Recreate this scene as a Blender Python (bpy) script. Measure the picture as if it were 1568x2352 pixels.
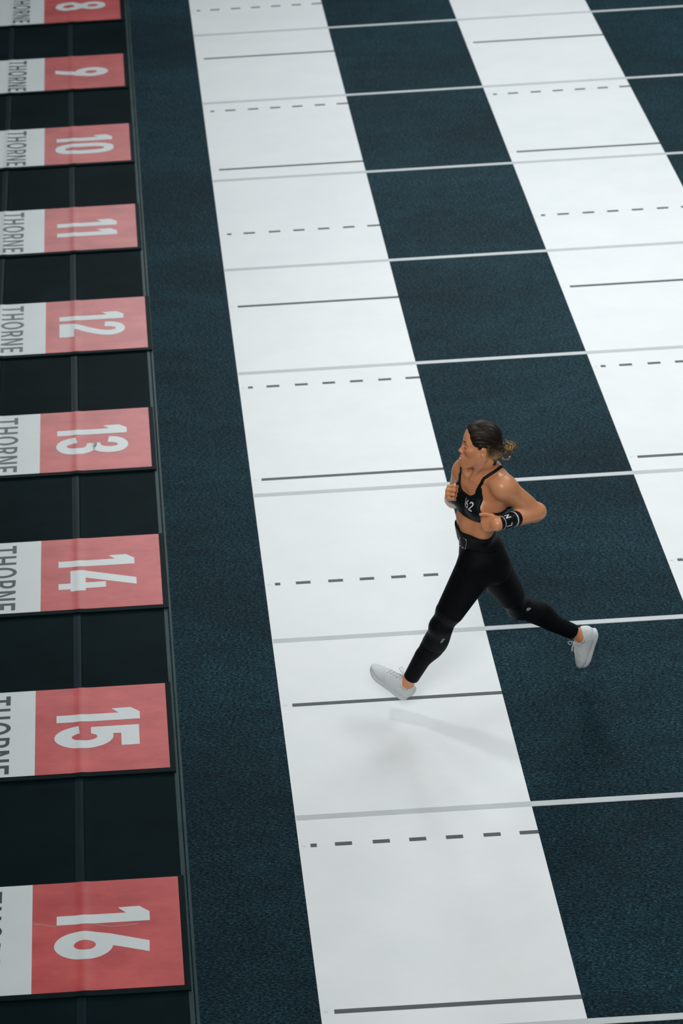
import bpy, bmesh, math, random
import numpy as np
from mathutils import Vector, Matrix

random.seed(7)
for o in list(bpy.data.objects):
    bpy.data.objects.remove(o)
SC = bpy.context.scene
COL = SC.collection

# ------------------------------------------------------------------ camera
cam = bpy.data.cameras.new('camera')
cam_o = bpy.data.objects.new('camera', cam)
COL.objects.link(cam_o)
cam_o.matrix_world = Matrix(((0.9981568, 0.0606879, 0.0, -0.604194),
                             (-0.0361629, 0.5947851, -0.8030709, -8.311605),
                             (-0.0487367, 0.8015907, 0.5958834, 7.074408),
                             (0, 0, 0, 1)))
cam.sensor_fit = 'HORIZONTAL'
cam.sensor_width = 24.0
cam.lens = 4700.0 * 24.0 / 1568.0
cam.shift_x = (784.0 - 345.64) / 1568.0
cam.clip_end = 200
cam.dof.use_dof = True
cam.dof.focus_distance = 9.78
cam.dof.aperture_fstop = 2.8
SC.camera = cam_o

# ------------------------------------------------------------------ light
SC.view_settings.view_transform = 'Standard'
SC.view_settings.look = 'None'
SC.view_settings.gamma = 1.0
SC.view_settings.use_curve_mapping = False
SC.view_settings.exposure = 0.0
w = bpy.data.worlds.new('world')
SC.world = w
w.use_nodes = True
w.node_tree.nodes['Background'].inputs[0].default_value = (0.50, 0.66, 0.74, 1)
w.node_tree.nodes['Background'].inputs[1].default_value = 0.05


def aim(o, loc, target):
    d = Vector(target) - Vector(loc)
    o.location = loc
    o.rotation_euler = d.to_track_quat('-Z', 'Y').to_euler()


def area(name, loc, target, sx, sy, power, color=(1, 1, 1), spread=180):
    l = bpy.data.lights.new(name, 'AREA')
    l.shape = 'RECTANGLE'
    l.size = sx
    l.size_y = sy
    l.energy = power
    l.color = color
    l.spread = math.radians(spread)
    o = bpy.data.objects.new(name, l)
    COL.objects.link(o)
    aim(o, loc, target)
    return o


def spot(name, loc, target, power, angle, blend, radius, color=(1, 1, 1)):
    l = bpy.data.lights.new(name, 'SPOT')
    l.energy = power
    l.spot_size = math.radians(angle)
    l.spot_blend = blend
    l.shadow_soft_size = radius
    l.color = color
    o = bpy.data.objects.new(name, l)
    COL.objects.link(o)
    aim(o, loc, target)
    return o


# wide overhead arena rig, centred right of the lanes
area('overhead_rig', (6.2, 1.6, 10.5), (4.2, 2.0, 0), 13, 15, 260, (0.97, 0.99, 1.0), 130)
area('far_rig', (8.5, 9.0, 10.0), (5.0, 7.0, 0), 8, 6, 430, (0.97, 0.99, 1.0), 120)
# back left key that throws the soft runner shadow
spot('back_key', (-3.2, 3.7, 9.5), (3.8, 0.5, 0), 800, 54, 0.9, 0.50, (1.0, 0.97, 0.93))
spot('back_rim', (-2.4, 8.0, 9.0), (3.5, 0.4, 0), 330, 42, 0.9, 0.95, (1.0, 0.96, 0.92))
# low far spot raking over the middle of the field
spot('far_rake', (2.6, 17.5, 8.6), (2.6, 2.2, 0), 4300, 27, 1.0, 2.2, (0.90, 0.97, 1.0))
# soft fill added behind the camera to brighten the runner
area('camera_fill', (-1.5, -8.5, 9.5), (1.2, -.3, .6), 5, 4, 165, (1.0, 0.98, 0.95), 90)
# area light added low and far so its sheen lies on the mats
area('far_sheen_light', (-1.3, 15.6, 9.0), (-0.9, 3.0, 0), 2.6, 2.6, 33, (0.92, 1.0, 1.0), 60)


# ------------------------------------------------------------------ materials
def lin(c):
    return tuple(((x / 255.0) / 12.92 if x / 255.0 < 0.04045 else ((x / 255.0 + 0.055) / 1.055) ** 2.4) for x in c) + (1,)


def mat(name, col, rough=0.6, spec=0.5, metal=0.0):
    m = bpy.data.materials.new(name)
    m.use_nodes = True
    b = m.node_tree.nodes['Principled BSDF']
    b.inputs['Base Color'].default_value = col if len(col) == 4 else tuple(col) + (1,)
    b.inputs['Roughness'].default_value = rough
    b.inputs['Specular IOR Level'].default_value = spec
    b.inputs['Metallic'].default_value = metal
    return m


def nodes(m):
    return m.node_tree.nodes, m.node_tree.links, m.node_tree.nodes['Principled BSDF']


def coords(m, scale, rot=(0, 0, 0), kind='Object'):
    N, L, B = nodes(m)
    tc = N.new('ShaderNodeTexCoord')
    mp = N.new('ShaderNodeMapping')
    mp.inputs['Scale'].default_value = scale
    mp.inputs['Rotation'].default_value = rot
    L.new(tc.outputs[kind], mp.inputs['Vector'])
    return mp


def noise(m, scale, nscale=1.0, detail=4, rough=0.6, rot=(0, 0, 0), dist=0.0):
    N, L, B = nodes(m)
    mp = coords(m, scale, rot)
    n = N.new('ShaderNodeTexNoise')
    n.inputs['Scale'].default_value = nscale
    n.inputs['Detail'].default_value = detail
    n.inputs['Roughness'].default_value = rough
    n.inputs['Distortion'].default_value = dist
    L.new(mp.outputs[0], n.inputs['Vector'])
    return n


def ramp(m, src, stops):
    N, L, B = nodes(m)
    r = N.new('ShaderNodeValToRGB')
    e = r.color_ramp.elements
    while len(e) < len(stops):
        e.new(0.5)
    for i, (p, c) in enumerate(stops):
        e[i].position = p
        e[i].color = c if len(c) == 4 else tuple(c) + (1,)
    L.new(src, r.inputs[0])
    return r


def mixc(m, a, b, fac, mode='MIX'):
    N, L, B = nodes(m)
    x = N.new('ShaderNodeMix')
    x.data_type = 'RGBA'
    x.blend_type = mode
    for s, i in ((fac, 0), (a, 6), (b, 7)):
        if hasattr(s, 'links') or hasattr(s, 'is_linked'):
            L.new(s, x.inputs[i])
        else:
            x.inputs[i].default_value = s
    return x.outputs[2]


def bump(m, h, strength, dist=0.002):
    N, L, B = nodes(m)
    bn = N.new('ShaderNodeBump')
    bn.inputs['Strength'].default_value = strength
    bn.inputs['Distance'].default_value = dist
    L.new(h, bn.inputs['Height'])
    L.new(bn.outputs[0], B.inputs['Normal'])
    return bn


# needle punched teal turf carpet
M_turf = mat('turf', (0.02, 0.06, 0.08), 0.50, 0.38)
N, L, B = nodes(M_turf)
n1 = noise(M_turf, (62, 165, 60), 1.0, 5, 0.75, (0, 0, 0.14), 0.35)
n2 = noise(M_turf, (0.55, 1.1, 1), 1.0, 5, 0.62)
n3 = noise(M_turf, (5, 12, 1), 1.0, 6, 0.70, (0, 0, 0.2), 0.4)
r1 = ramp(M_turf, n1.outputs[0], [(0.36, (0.0002, 0.003, 0.006)), (0.50, (0.0012, 0.014, 0.023)), (0.66, (0.030, 0.096, 0.122))])
r2 = ramp(M_turf, n2.outputs[0], [(0.32, (0.44, 0.50, 0.53)), (0.70, (1.75, 1.62, 1.55))])
r3 = ramp(M_turf, n3.outputs[0], [(0.3, (0.62, 0.66, 0.68)), (0.7, (1.40, 1.36, 1.34))])
c = mixc(M_turf, r1.outputs[0], r2.outputs[0], 1.0, 'MULTIPLY')
c = mixc(M_turf, c, r3.outputs[0], 1.0, 'MULTIPLY')
L.new(c, B.inputs['Base Color'])
B.inputs['Specular Tint'].default_value = (0.36, 0.82, 1.0, 1)
B.inputs['Sheen Weight'].default_value = 0.04
B.inputs['Sheen Roughness'].default_value = 0.45
B.inputs['Sheen Tint'].default_value = (0.75, 0.92, 1.0, 1)
rs = ramp(M_turf, n1.outputs[0], [(0.38, (0.02, 0.02, 0.02)), (0.66, (0.40, 0.40, 0.40))])
L.new(rs.outputs[0], B.inputs['Specular IOR Level'])
bump(M_turf, n1.outputs[0], 1.0, 0.008)


def grain(m, amount=0.25, sc=260):
    n = noise(m, (sc, sc, sc), 1.0, 3, 0.7)
    bump(m, n.outputs[0], amount, 0.0008)
    return n


def tinted(name, a, b, sc, rough, spec=0.5, gr=0.2, gsc=260):
    m = mat(name, a, rough, spec)
    N, L, B = nodes(m)
    n = noise(m, sc, 1.0, 5, 0.65)
    r = ramp(m, n.outputs[0], [(0.32, a), (0.68, b)])
    L.new(r.outputs[0], B.inputs['Base Color'])
    grain(m, gr, gsc)
    return m


M_white = tinted('white_turf', (0.745, 0.79, 0.805), (0.80, 0.835, 0.85), (2, 3, 2), 0.55, 0.3, 0.35, 180)
M_line = tinted('line_tape', (0.50, 0.55, 0.57), (0.56, 0.60, 0.62), (8, 8, 8), 0.55, 0.3)
M_line_dim = tinted('line_on_white', (0.47, 0.52, 0.535), (0.52, 0.56, 0.57), (8, 8, 8), 0.55, 0.3)
M_dark = tinted('mark_print', (0.085, 0.105, 0.110), (0.110, 0.125, 0.128), (14, 14, 14), 0.55, 0.2)
M_vinyl = tinted('black_vinyl', (0.0022, 0.0075, 0.009), (0.0045, 0.013, 0.016), (1.3, 2.2, 1), 0.55, 0.03, 0.25, 200)
M_sheen = tinted('seam_sheen', (0.0050, 0.0140, 0.0190), (0.0085, 0.021, 0.027), (6, 3, 4), 0.42, 0.08)  # lighter vinyl tone, stands in for the sheen beside each seam
M_edge = tinted('trim_vinyl', (0.018, 0.040, 0.045), (0.036, 0.064, 0.068), (20, 5, 4), 0.45, 0.15)
M_red = tinted('red_print', (0.40, 0.024, 0.028), (0.58, 0.070, 0.068), (3.1, 6.5, 1), 0.45, 0.95, 0.3, 160)
M_pwhite = tinted('white_print', (0.60, 0.65, 0.66), (0.64, 0.69, 0.70), (3, 3, 3), 0.45, 0.9)
M_matblk = tinted('mat_rubber', (0.004, 0.010, 0.012), (0.006, 0.014, 0.016), (4, 4, 4), 0.5, 0.05)
M_scuff = mat('scuff', (0.42, 0.22, 0.20), 0.5, 0.4)
M_ptext = mat('lettering_print', (0.012, 0.026, 0.030), 0.45, 0.9)


# ------------------------------------------------------------------ helpers
def tag(o, label=None, cat=None, group=None, kind=None):
    if label:
        o['label'] = label
    if cat:
        o['category'] = cat
    if group:
        o['group'] = group
    if kind:
        o['kind'] = kind
    return o


def link_mesh(name, me, m, parent=None, loc=None):
    o = bpy.data.objects.new(name, me)
    COL.objects.link(o)
    if m is not None:
        me.materials.clear()
        me.materials.append(m)
    if parent is not None:
        o.parent = parent
    if loc is not None:
        o.location = loc
    return o


def mesh_of(name, v, f, smooth=False):
    me = bpy.data.meshes.new(name)
    me.from_pydata([tuple(p) for p in v], [], [tuple(q) for q in f])
    me.update()
    if smooth:
        me.polygons.foreach_set('use_smooth', [True] * len(me.polygons))
    return me


def slab(name, x0, x1, y0, y1, z0, z1, m, parent=None, bev=0.0, cuts=None):
    """a flat block; cuts are X positions where it is divided to follow the floor"""
    bm = bmesh.new()
    bmesh.ops.create_cube(bm, size=1)
    for v in bm.verts:
        v.co = Vector((x0 + (v.co.x + .5) * (x1 - x0), y0 + (v.co.y + .5) * (y1 - y0), z0 + (v.co.z + .5) * (z1 - z0)))
    if bev > 0:
        bmesh.ops.bevel(bm, geom=[e for e in bm.edges], offset=bev, segments=2, affect='EDGES', profile=0.6)
    if cuts:
        follow(bm, cuts)
    me = bpy.data.meshes.new(name)
    bm.to_mesh(me)
    bm.free()
    return link_mesh(name, me, m, parent)


SEAMS = (-1.012, -1.510, -2.008, -2.506)


def hf(x):
    h = 0.0
    for s in SEAMS:
        h += 0.0034 * math.exp(-((x - s + 0.012) / 0.026) ** 2)
    return h


CUTS = [s - 0.012 + d for s in SEAMS for d in (-.07, -.05, -.037, -.026, -.016, -.008, 0, .008, .016, .026, .037, .05, .07)]


def follow(bm, cuts):
    for cx in cuts:
        bmesh.ops.bisect_plane(bm, geom=bm.verts[:] + bm.edges[:] + bm.faces[:], plane_co=(cx, 0, 0), plane_no=(1, 0, 0))
    for v in bm.verts:
        v.co.z += hf(v.co.x)


# ------------------------------------------------------------------ floor
YN, YF = -7.0, 16.0
floor = slab('floor', -14, 14, -12, 24, -0.05, 0.0, M_turf)
tag(floor, 'dark teal needle punched turf carpet of the competition field', kind='structure')

# white lanes of turf with their marks
for (sx0, sx1) in ((0.0, 1.135), (2.221, 3.352)):
    st = slab('white_stripe', sx0, sx1, YN, YF, -0.002, 0.003, M_white, floor)
    st['label'] = 'white stripe running down the teal floor'
    for k in range(-5, 16):
        y = 0.482 + 0.992 * k
        if k % 2 == 1:      # solid mark
            s_ = slab('distance_mark', sx0 + 0.060, sx1, y - 0.0115 - 0.003, y + 0.0085, 0.0025, 0.0042, M_dark, st)
            s_['label'] = 'solid dark mark across the white stripe'
        else:
            runs = [(0.055, 0.085), (0.171, 0.252), (0.350, 0.431), (0.523, 0.603), (0.697, 0.778), (0.875, 0.956), (1.046, 1.135)]
            for a, b in runs:
                d_ = slab('dash', sx0 + a, min(sx0 + b, sx1), y - 0.0115, y + 0.0105, 0.0025, 0.0042, M_dark, st)
        # tiny print in front of every mark
        v, f = [], []
        for q, (ox, oy, ln) in enumerate(((0, 0, .007), (.002, .006, .004), (.009, .001, .005), (.009, -.005, .006), (.017, .003, .004))):
            a = sx0 + 0.014 + ox
            yy = y - 0.004 + oy
            v += [(a, yy, .0037), (a + ln, yy, .0037), (a + ln, yy + .003, .0037), (a, yy + .003, .0037)]
            f.append((4 * q, 4 * q + 1, 4 * q + 2, 4 * q + 3))
        link_mesh('tiny_print', mesh_of('tiny_print', v, f), M_line_dim, st)

# grey cross lines: one run on the white, the next on the turf
for k in range(-4, 10):
    y = 1.3165 * k
    for a, b, m_ in ((0.004, 1.135, M_line_dim), (1.135, 2.221, M_line), (2.221, 3.352, M_line_dim), (3.352, 9.0, M_line)):
        g = slab('field_line', a, b, y - 0.0165, y + 0.0165, 0.0, 0.0038, m_, floor)

# black vinyl sheets left of the field
walk = bpy.data.objects.new('vinyl_walkway', None)
COL.objects.link(walk)
walk.location = (0, 0, 0)
tag(walk, 'black glossy vinyl flooring left of the field with lengthwise seams, under the number mats', 'flooring')
edges = [-0.567] + list(SEAMS)
for i in range(len(edges)):
    xr = edges[i]
    xl = edges[i + 1] if i + 1 < len(edges) else -3.6
    bm = bmesh.new()
    xs = sorted(set([xl + 0.0015, xr] + [c for c in CUTS if xl + 0.002 < c < xr - 0.001] + [xr - 0.004]))
    ys = [YN + j * (YF - YN) / 12 for j in range(13)]
    g = [[bm.verts.new((x, y, (0.006 if x < xr - 0.001 or i == 0 else 0.004) + hf(x))) for y in ys] for x in xs]
    for a in range(len(xs) - 1):
        for b in range(len(ys) - 1):
            bm.faces.new((g[a][b], g[a + 1][b], g[a + 1][b + 1], g[a][b + 1]))
    r = bmesh.ops.extrude_face_region(bm, geom=bm.faces[:])
    for v in r['geom']:
        if isinstance(v, bmesh.types.BMVert):
            v.co.z = 0.0005
    bmesh.ops.recalc_face_normals(bm, faces=bm.faces[:])
    me = bpy.data.meshes.new('floor_sheet')
    bm.to_mesh(me)
    bm.free()
    link_mesh('floor_sheet', me, M_vinyl, walk)

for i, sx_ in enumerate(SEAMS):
    shn_ = slab('seam_sheen', sx_ - .046, sx_ - .006, YN, YF, 0.0062, 0.0068, M_sheen, walk, 0, CUTS)  # thin strip added to paint the sheen band left of the seam
tr = slab('trim_1', -0.566, -0.544, YN, YF, 0.0, 0.008, M_edge, None, 0.003)
tag(tr, 'grey edging strip between black vinyl and teal turf', kind='structure')
tr2 = slab('trim_2', -0.538, -0.524, YN, YF, 0.0, 0.006, M_edge, None, 0.002)
tag(tr2, 'thin outer ridge of the edging beside the teal turf', kind='structure')


# ------------------------------------------------------------------ glyphs
def arc(cx, cy, rx, ry, a0, a1, n=16):
    return [(cx + rx * math.cos(math.radians(a0 + (a1 - a0) * i / n)), cy + ry * math.sin(math.radians(a0 + (a1 - a0) * i / n))) for i in range(n + 1)]


def stroke(pts, wd, sub=6, closed=False):
    """outline of a smoothed thick stroke"""
    P = [Vector(p) for p in pts]
    if sub > 1 and len(P) > 2:
        Q = []
        n = len(P)
        for i in range(n - 1):
            p0, p1, p2, p3 = P[max(i - 1, 0)], P[i], P[i + 1], P[min(i + 2, n - 1)]
            for k in range(sub):
                t = k / sub
                Q.append(0.5 * ((2 * p1) + (p2 - p0) * t + (2 * p0 - 5 * p1 + 4 * p2 - p3) * t * t + (3 * p1 - p0 - 3 * p2 + p3) * t ** 3))
        Q.append(P[-1])
        P = Q
    Lf, Rt = [], []
    for i, p in enumerate(P):
        d = (P[min(i + 1, len(P) - 1)] - P[max(i - 1, 0)]).normalized()
        nrm = Vector((-d.y, d.x)) * wd / 2
        Lf.append(tuple(p + nrm))
        Rt.append(tuple(p - nrm))
    return Lf + Rt[::-1]


# every glyph: list of shapes, a shape = list of loops (first outer, others holes); units metres (u right, v up)
ONE = [[[(0.036, 0), (0.090, 0), (0.090, .426), (0.036, .426), (0.0, .380), (0.002, .281), (0.036, .318)]]]
SIX_OUT = [(0.080, .420), (0.144, .418)] + arc(.087, .122, .083, .134, 84, -205, 36) + [(0.026, .245)]
SIX = [[SIX_OUT, arc(.086, .127, .029, .050, 0, 348, 22)]]
NINE = [[[(.174 - a, .414 - b) for a, b in lp] for lp in SIX[0]]]


def eight():
    pts = []
    for s in (1, -1):
        rng = range(0, 41)
        seq = []
        for i in rng:
            v = -.004 + .436 * i / 40
            w1 = 1 - ((v - .112) / .117) ** 2
            w2 = 1 - ((v - .322) / .112) ** 2
            hw = max(.088 * math.sqrt(max(w1, 0)), .080 * math.sqrt(max(w2, 0)), .052 if .15 < v < .28 else 0.0)
            seq.append((.085 + s * hw, v))
        pts += seq if s == 1 else seq[::-1][1:-1]
    return [[pts, arc(.085, .112, .032, .052, 0, 348, 20), arc(.085, .320, .028, .048, 0, 348, 20)]]


def superell(cx, cy, rx, ry, n=40, e=2.7):
    out = []
    for i in range(n):
        t = 2 * math.pi * i / n
        c_, s_ = math.cos(t), math.sin(t)
        out.append((cx + rx * math.copysign(abs(c_) ** (2 / e), c_), cy + ry * math.copysign(abs(s_) ** (2 / e), s_)))
    return out


ZERO = [[superell(.088, .213, .088, .222), superell(.088, .213, .030, .150)]]
TWO = [[[(0, 0), (.165, 0), (.165, .097), (0, .097)]],
       [stroke([(.026, .300), (.030, .345), (.048, .385), (.083, .402), (.118, .385), (.134, .335), (.122, .27), (.085, .19), (.048, .125), (.034, .06)], .060, 6)]]
THREE = [[stroke([(.022, .312), (.030, .355), (.052, .388), (.085, .400), (.118, .380), (.130, .325), (.118, .265), (.085, .236), (.055, .230)], .062, 6)],
         [stroke([(.055, .212), (.085, .208), (.122, .180), (.136, .118), (.122, .055), (.083, .025), (.045, .040), (.026, .080), (.018, .118)], .062, 6)]]
FOUR = [[[(.107, 0), (.158, 0), (.158, .067), (.178, .067), (.176, .151), (.155, .151), (.154, .263), (.105, .263), (.105, .151), (.062, .151), (.143, .433), (.084, .433), (-.005, .140), (-.004, .067), (.107, .067)]]]
FIVE = [[[(.003, .419), (.149, .419), (.149, .328), (.058, .328), (.058, .285)] + [(x, y) for x, y in arc(.075, .139, .083, .150, 100, -170, 30)] + [(.048, .117)] + arc(.074, .142, .027, .065, 200, 520 - 30, 24)[:-1] + [(.050, .175), (.003, .175)]]]
EIGHT = eight()
DIG = {'0': ZERO, '1': ONE, '2': TWO, '3': THREE, '4': FOUR, '5': FIVE, '6': SIX, '8': EIGHT, '9': NINE}
T_ = .019
LET = {
    'T': (.070, [[[(0, .122), (.070, .122), (.070, .145), (0, .145)]], [[(.026, 0), (.044, 0), (.044, .122), (.026, .122)]]]),
    'H': (.078, [[[(0, 0), (T_, 0), (T_, .145), (0, .145)]], [[(.059, 0), (.078, 0), (.078, .145), (.059, .145)]], [[(T_, .062), (.059, .062), (.059, .083), (T_, .083)]]]),
    'O': (.094, [[arc(.047, .0725, .047, .077, 0, 350, 28), arc(.047, .0725, .028, .055, 0, 350, 28)]]),
    'R': (.072, [[[(0, 0), (T_, 0), (T_, .145), (0, .145)]], [stroke([(T_, .134), (.045, .133), (.058, .118), (.060, .100), (.055, .080), (.042, .068), (T_, .066)], .019, 4)], [[(.031, .060), (.051, .060), (.074, 0), (.053, 0)]]]),
    'N': (.082, [[[(0, 0), (T_, 0), (T_, .112), (.060, 0), (.082, 0), (.082, .145), (.063, .145), (.063, .036), (.022, .145), (0, .145)]]]),
    'E': (.062, [[[(0, 0), (.062, 0), (.062, .022), (T_, .022), (T_, .062), (.055, .062), (.055, .084), (T_, .084), (T_, .123), (.062, .123), (.062, .145), (0, .145)]]]),
}


def fill_mesh(name, shapes, xf, thick=0.0012):
    """fill outlines with holes, extrude, map (u,v,w) with xf"""
    bm = bmesh.new()
    for loops in shapes:
        cu = bpy.data.curves.new('tmp', 'CURVE')
        cu.dimensions = '2D'
        cu.fill_mode = 'BOTH'
        cu.extrude = thick / 2
        for lp in loops:
            sp = cu.splines.new('POLY')
            sp.points.add(len(lp) - 1)
            for i, p in enumerate(lp):
                sp.points[i].co = (p[0], p[1], 0, 1)
            sp.use_cyclic_u = True
        ob = bpy.data.objects.new('tmp', cu)
        COL.objects.link(ob)
        dg = bpy.context.evaluated_depsgraph_get()
        me = bpy.data.meshes.new_from_object(ob.evaluated_get(dg))
        bm.from_mesh(me)
        bpy.data.objects.remove(ob)
        bpy.data.curves.remove(cu)
        bpy.data.meshes.remove(me)
    for v in bm.verts:
        v.co = Vector(xf(v.co.x, v.co.y, v.co.z))
    bmesh.ops.remove_doubles(bm, verts=bm.verts[:], dist=1e-6)
    return bm


def shift(shapes, du):
    return [[[(a + du, b) for a, b in lp] for lp in loops] for loops in shapes]


# ------------------------------------------------------------------ numbered mats
MATS = [(8, 8.955, 8.311, -.603, -1.262), (9, 7.592, 6.966, -.602, -1.252), (10, 6.282, 5.655, -.590, -1.245),
        (11, 4.958, 4.323, -.582, -1.238), (12, 3.636, 2.991, -.556, -1.222), (13, 2.288, 1.652, -.580, -1.250),
        (14, .983, .349, -.567, -1.236), (15, -.300, -.930, -.584, -1.256), (16, -1.662, -2.311, -.581, -1.258)]
WORDS = {8: 'eight, cut off by the top edge', 9: 'nine', 10: 'ten', 11: 'eleven', 12: 'twelve', 13: 'thirteen', 14: 'fourteen', 15: 'fifteen', 16: 'sixteen, scuffed, nearest the camera'}
for num, yt, yb, xr, xw in MATS:
    t = bpy.data.objects.new('lane_number_mat', None)
    COL.objects.link(t)
    t.location = ((xr + xw) / 2, (yt + yb) / 2, 0)
    tag(t, 'red and white floor mat printed with the number ' + WORDS[num], 'floor mat', 'numbered lane mats on the black vinyl')

    def local(o):
        o.matrix_parent_inverse = Matrix.Translation(-Vector(t.location))
    zt = 0.0185
    base = slab('mat_base', -3.0, xr + 0.028, yb - 0.028, yt + 0.006, 0.0072, zt, M_matblk, t, 0.0, CUTS + [xr + 0.02])
    local(base)
    base['label'] = 'black rubber backing with raised edge'
    wp = slab('white_panel', -3.0, xw, yb, yt, zt - .001, zt + .0008, M_pwhite, t, 0.0, CUTS)
    local(wp)
    wp['label'] = 'white printed part of the mat'
    rp = slab('red_panel', xw, xr, yb, yt, zt - .001, zt + .0008, M_red, t, 0.0, CUTS)
    local(rp)
    rp['label'] = 'red printed part of the mat'
    s = str(num)
    wid = {1: .09}
    if len(s) == 2:
        shapes = shift(DIG['1'], .170) + (shift(DIG[s[1]], .300 if s[1] not in '1' else .302))
        if s[1] == '1':
            shapes = shift(DIG['1'], .205) + shift(DIG['1'], .345)
    else:
        shapes = shift(DIG[s], .232)
    dx = xr - (-.581)
    bm = fill_mesh('number', shapes, lambda u, v, w_: (-1.146 + dx * .6 + v, yt - u, zt + .0012 + w_), .0012)
    follow(bm, CUTS)
    me = bpy.data.meshes.new('number')
    bm.to_mesh(me)
    bm.free()
    o = link_mesh('number', me, M_pwhite, t)
    local(o)
    o['label'] = 'white number %d' % num
    u = .032
    shp = []
    for ch, gap in zip('THORNE', (.024, .024, .024, .022, .026, 0)):
        wdt, g = LET[ch]
        shp += shift(g, u)
        u += wdt + gap
    lx = {8: -1.53, 9: -1.545, 10: -1.53, 11: -1.53, 12: -1.515, 13: -1.532, 14: -1.520, 15: -1.530, 16: -1.545}[num]
    bm = fill_mesh('lettering', shp, lambda u, v, w_: (lx + v, yt - u, zt + .0012 + w_), .0012)
    follow(bm, CUTS)
    me = bpy.data.meshes.new('lettering')
    bm.to_mesh(me)
    bm.free()
    o = link_mesh('lettering', me, M_ptext, t)
    local(o)
    o['label'] = 'dark letters THORNE'
    if num == 16:
        sc_ = [[stroke([(-1.250, -1.903), (-1.215, -1.911), (-1.175, -1.922), (-1.150, -1.928)], .006, 5)],
               [stroke([(-.975, -1.925), (-.925, -1.941), (-.870, -1.946), (-.815, -1.942), (-.775, -1.938)], .005, 5)]]
        for one in sc_:
            bm = fill_mesh('scuff', [one], lambda u, v, w_: (u, v, zt + .0011 + w_), .0004)
            follow(bm, CUTS)
            me = bpy.data.meshes.new('scuff')
            bm.to_mesh(me)
            bm.free()
            o = link_mesh('scuff', me, M_scuff, t)
            local(o)
            o['label'] = 'pale curved scuff mark on the red print'

#FIGURE
# ================================================================== SDF engine
V3 = lambda *a: np.array(a, dtype=np.float64)


def nrm(v):
    v = np.asarray(v, float)
    return v / np.linalg.norm(v)


def frame(f, u):
    """columns f, s, u (forward, left, up) orthonormal"""
    f = nrm(f)
    s = nrm(np.cross(u, f))
    u = np.cross(f, s)
    return np.stack([f, s, u], 1)


class Cone:
    def __init__(self, a, b, ra, rb, sq=None, sqa=1.0):
        self.a, self.b = np.asarray(a, float), np.asarray(b, float)
        self.ra, self.rb = ra, rb
        self.sq, self.sqa = (nrm(sq) if sq is not None else None), sqa   # widen along sq by sqa

    def ev(self, P):
        q = P - self.a
        ba = self.b - self.a
        if self.sq is not None:
            d = q @ self.sq
            q = q + np.outer(d * (1 / self.sqa - 1), self.sq)
            ba = ba + (ba @ self.sq) * (1 / self.sqa - 1) * self.sq
        h = np.clip((q @ ba) / (ba @ ba), 0, 1)
        return np.linalg.norm(q - h[:, None] * ba, axis=1) - (self.ra + (self.rb - self.ra) * h)


class Ell:
    def __init__(self, c, r, R=None):
        self.c, self.r = np.asarray(c, float), np.asarray(r, float)
        self.R = np.eye(3) if R is None else R

    def ev(self, P):
        q = (P - self.c) @ self.R
        k0 = np.linalg.norm(q / self.r, axis=1)
        k1 = np.linalg.norm(q / (self.r ** 2), axis=1) + 1e-9
        return k0 * (k0 - 1) / k1


class Fn:
    def __init__(self, f):
        self.f = f

    def ev(self, P):
        return self.f(P)


def smin(a, b, k):
    if k <= 0:
        return np.minimum(a, b)
    h = np.clip(0.5 + 0.5 * (b - a) / k, 0, 1)
    return b + (a - b) * h - k * h * (1 - h)


class Grp:
    def __init__(self, items=None):
        self.it = items or []          # (node, op, k)

    def u(self, node, k=0.02):
        self.it.append((node, 'u', k))
        return self

    def sub(self, node, k=0.01):
        self.it.append((node, 's', k))
        return self

    def inter(self, node, k=0.0):
        self.it.append((node, 'i', k))
        return self

    def ev(self, P):
        d = None
        for n, op, k in self.it:
            e = n.ev(P)
            if d is None:
                d = e
            elif op == 'u':
                d = smin(d, e, k)
            elif op == 's':
                d = -smin(-d, e, k)
            else:
                d = -smin(-d, -e, k)
        return d

    def cull(self, c, reach):
        """group reduced to the nodes that matter near point c"""
        out = []
        cc = c[None, :]
        for n, op, k in self.it:
            if isinstance(n, Grp):
                e = n.ev(cc)[0]
                if op == 'i' or e < reach + k:
                    m = n.cull(c, reach)
                    out.append((m, op, k))
            elif isinstance(n, Off):
                e = n.ev(cc)[0]
                if op == 'i' or e < reach + k:
                    out.append((Off(n.n.cull(c, reach + abs(n.r)) if isinstance(n.n, Grp) else n.n, n.r), op, k))
            elif op == 'i' or isinstance(n, Fn):
                out.append((n, op, k))
            elif n.ev(cc)[0] < reach + k + 0.05:
                out.append((n, op, k))
        g = Grp(out)
        if not out or out[0][1] != 'u':
            g.it = [(Fn(lambda P: np.full(len(P), 9.0)), 'u', 0)] + out
        return g


class Off:
    def __init__(self, n, r):
        self.n, self.r = n, r

    def ev(self, P):
        return self.n.ev(P) - self.r


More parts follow.
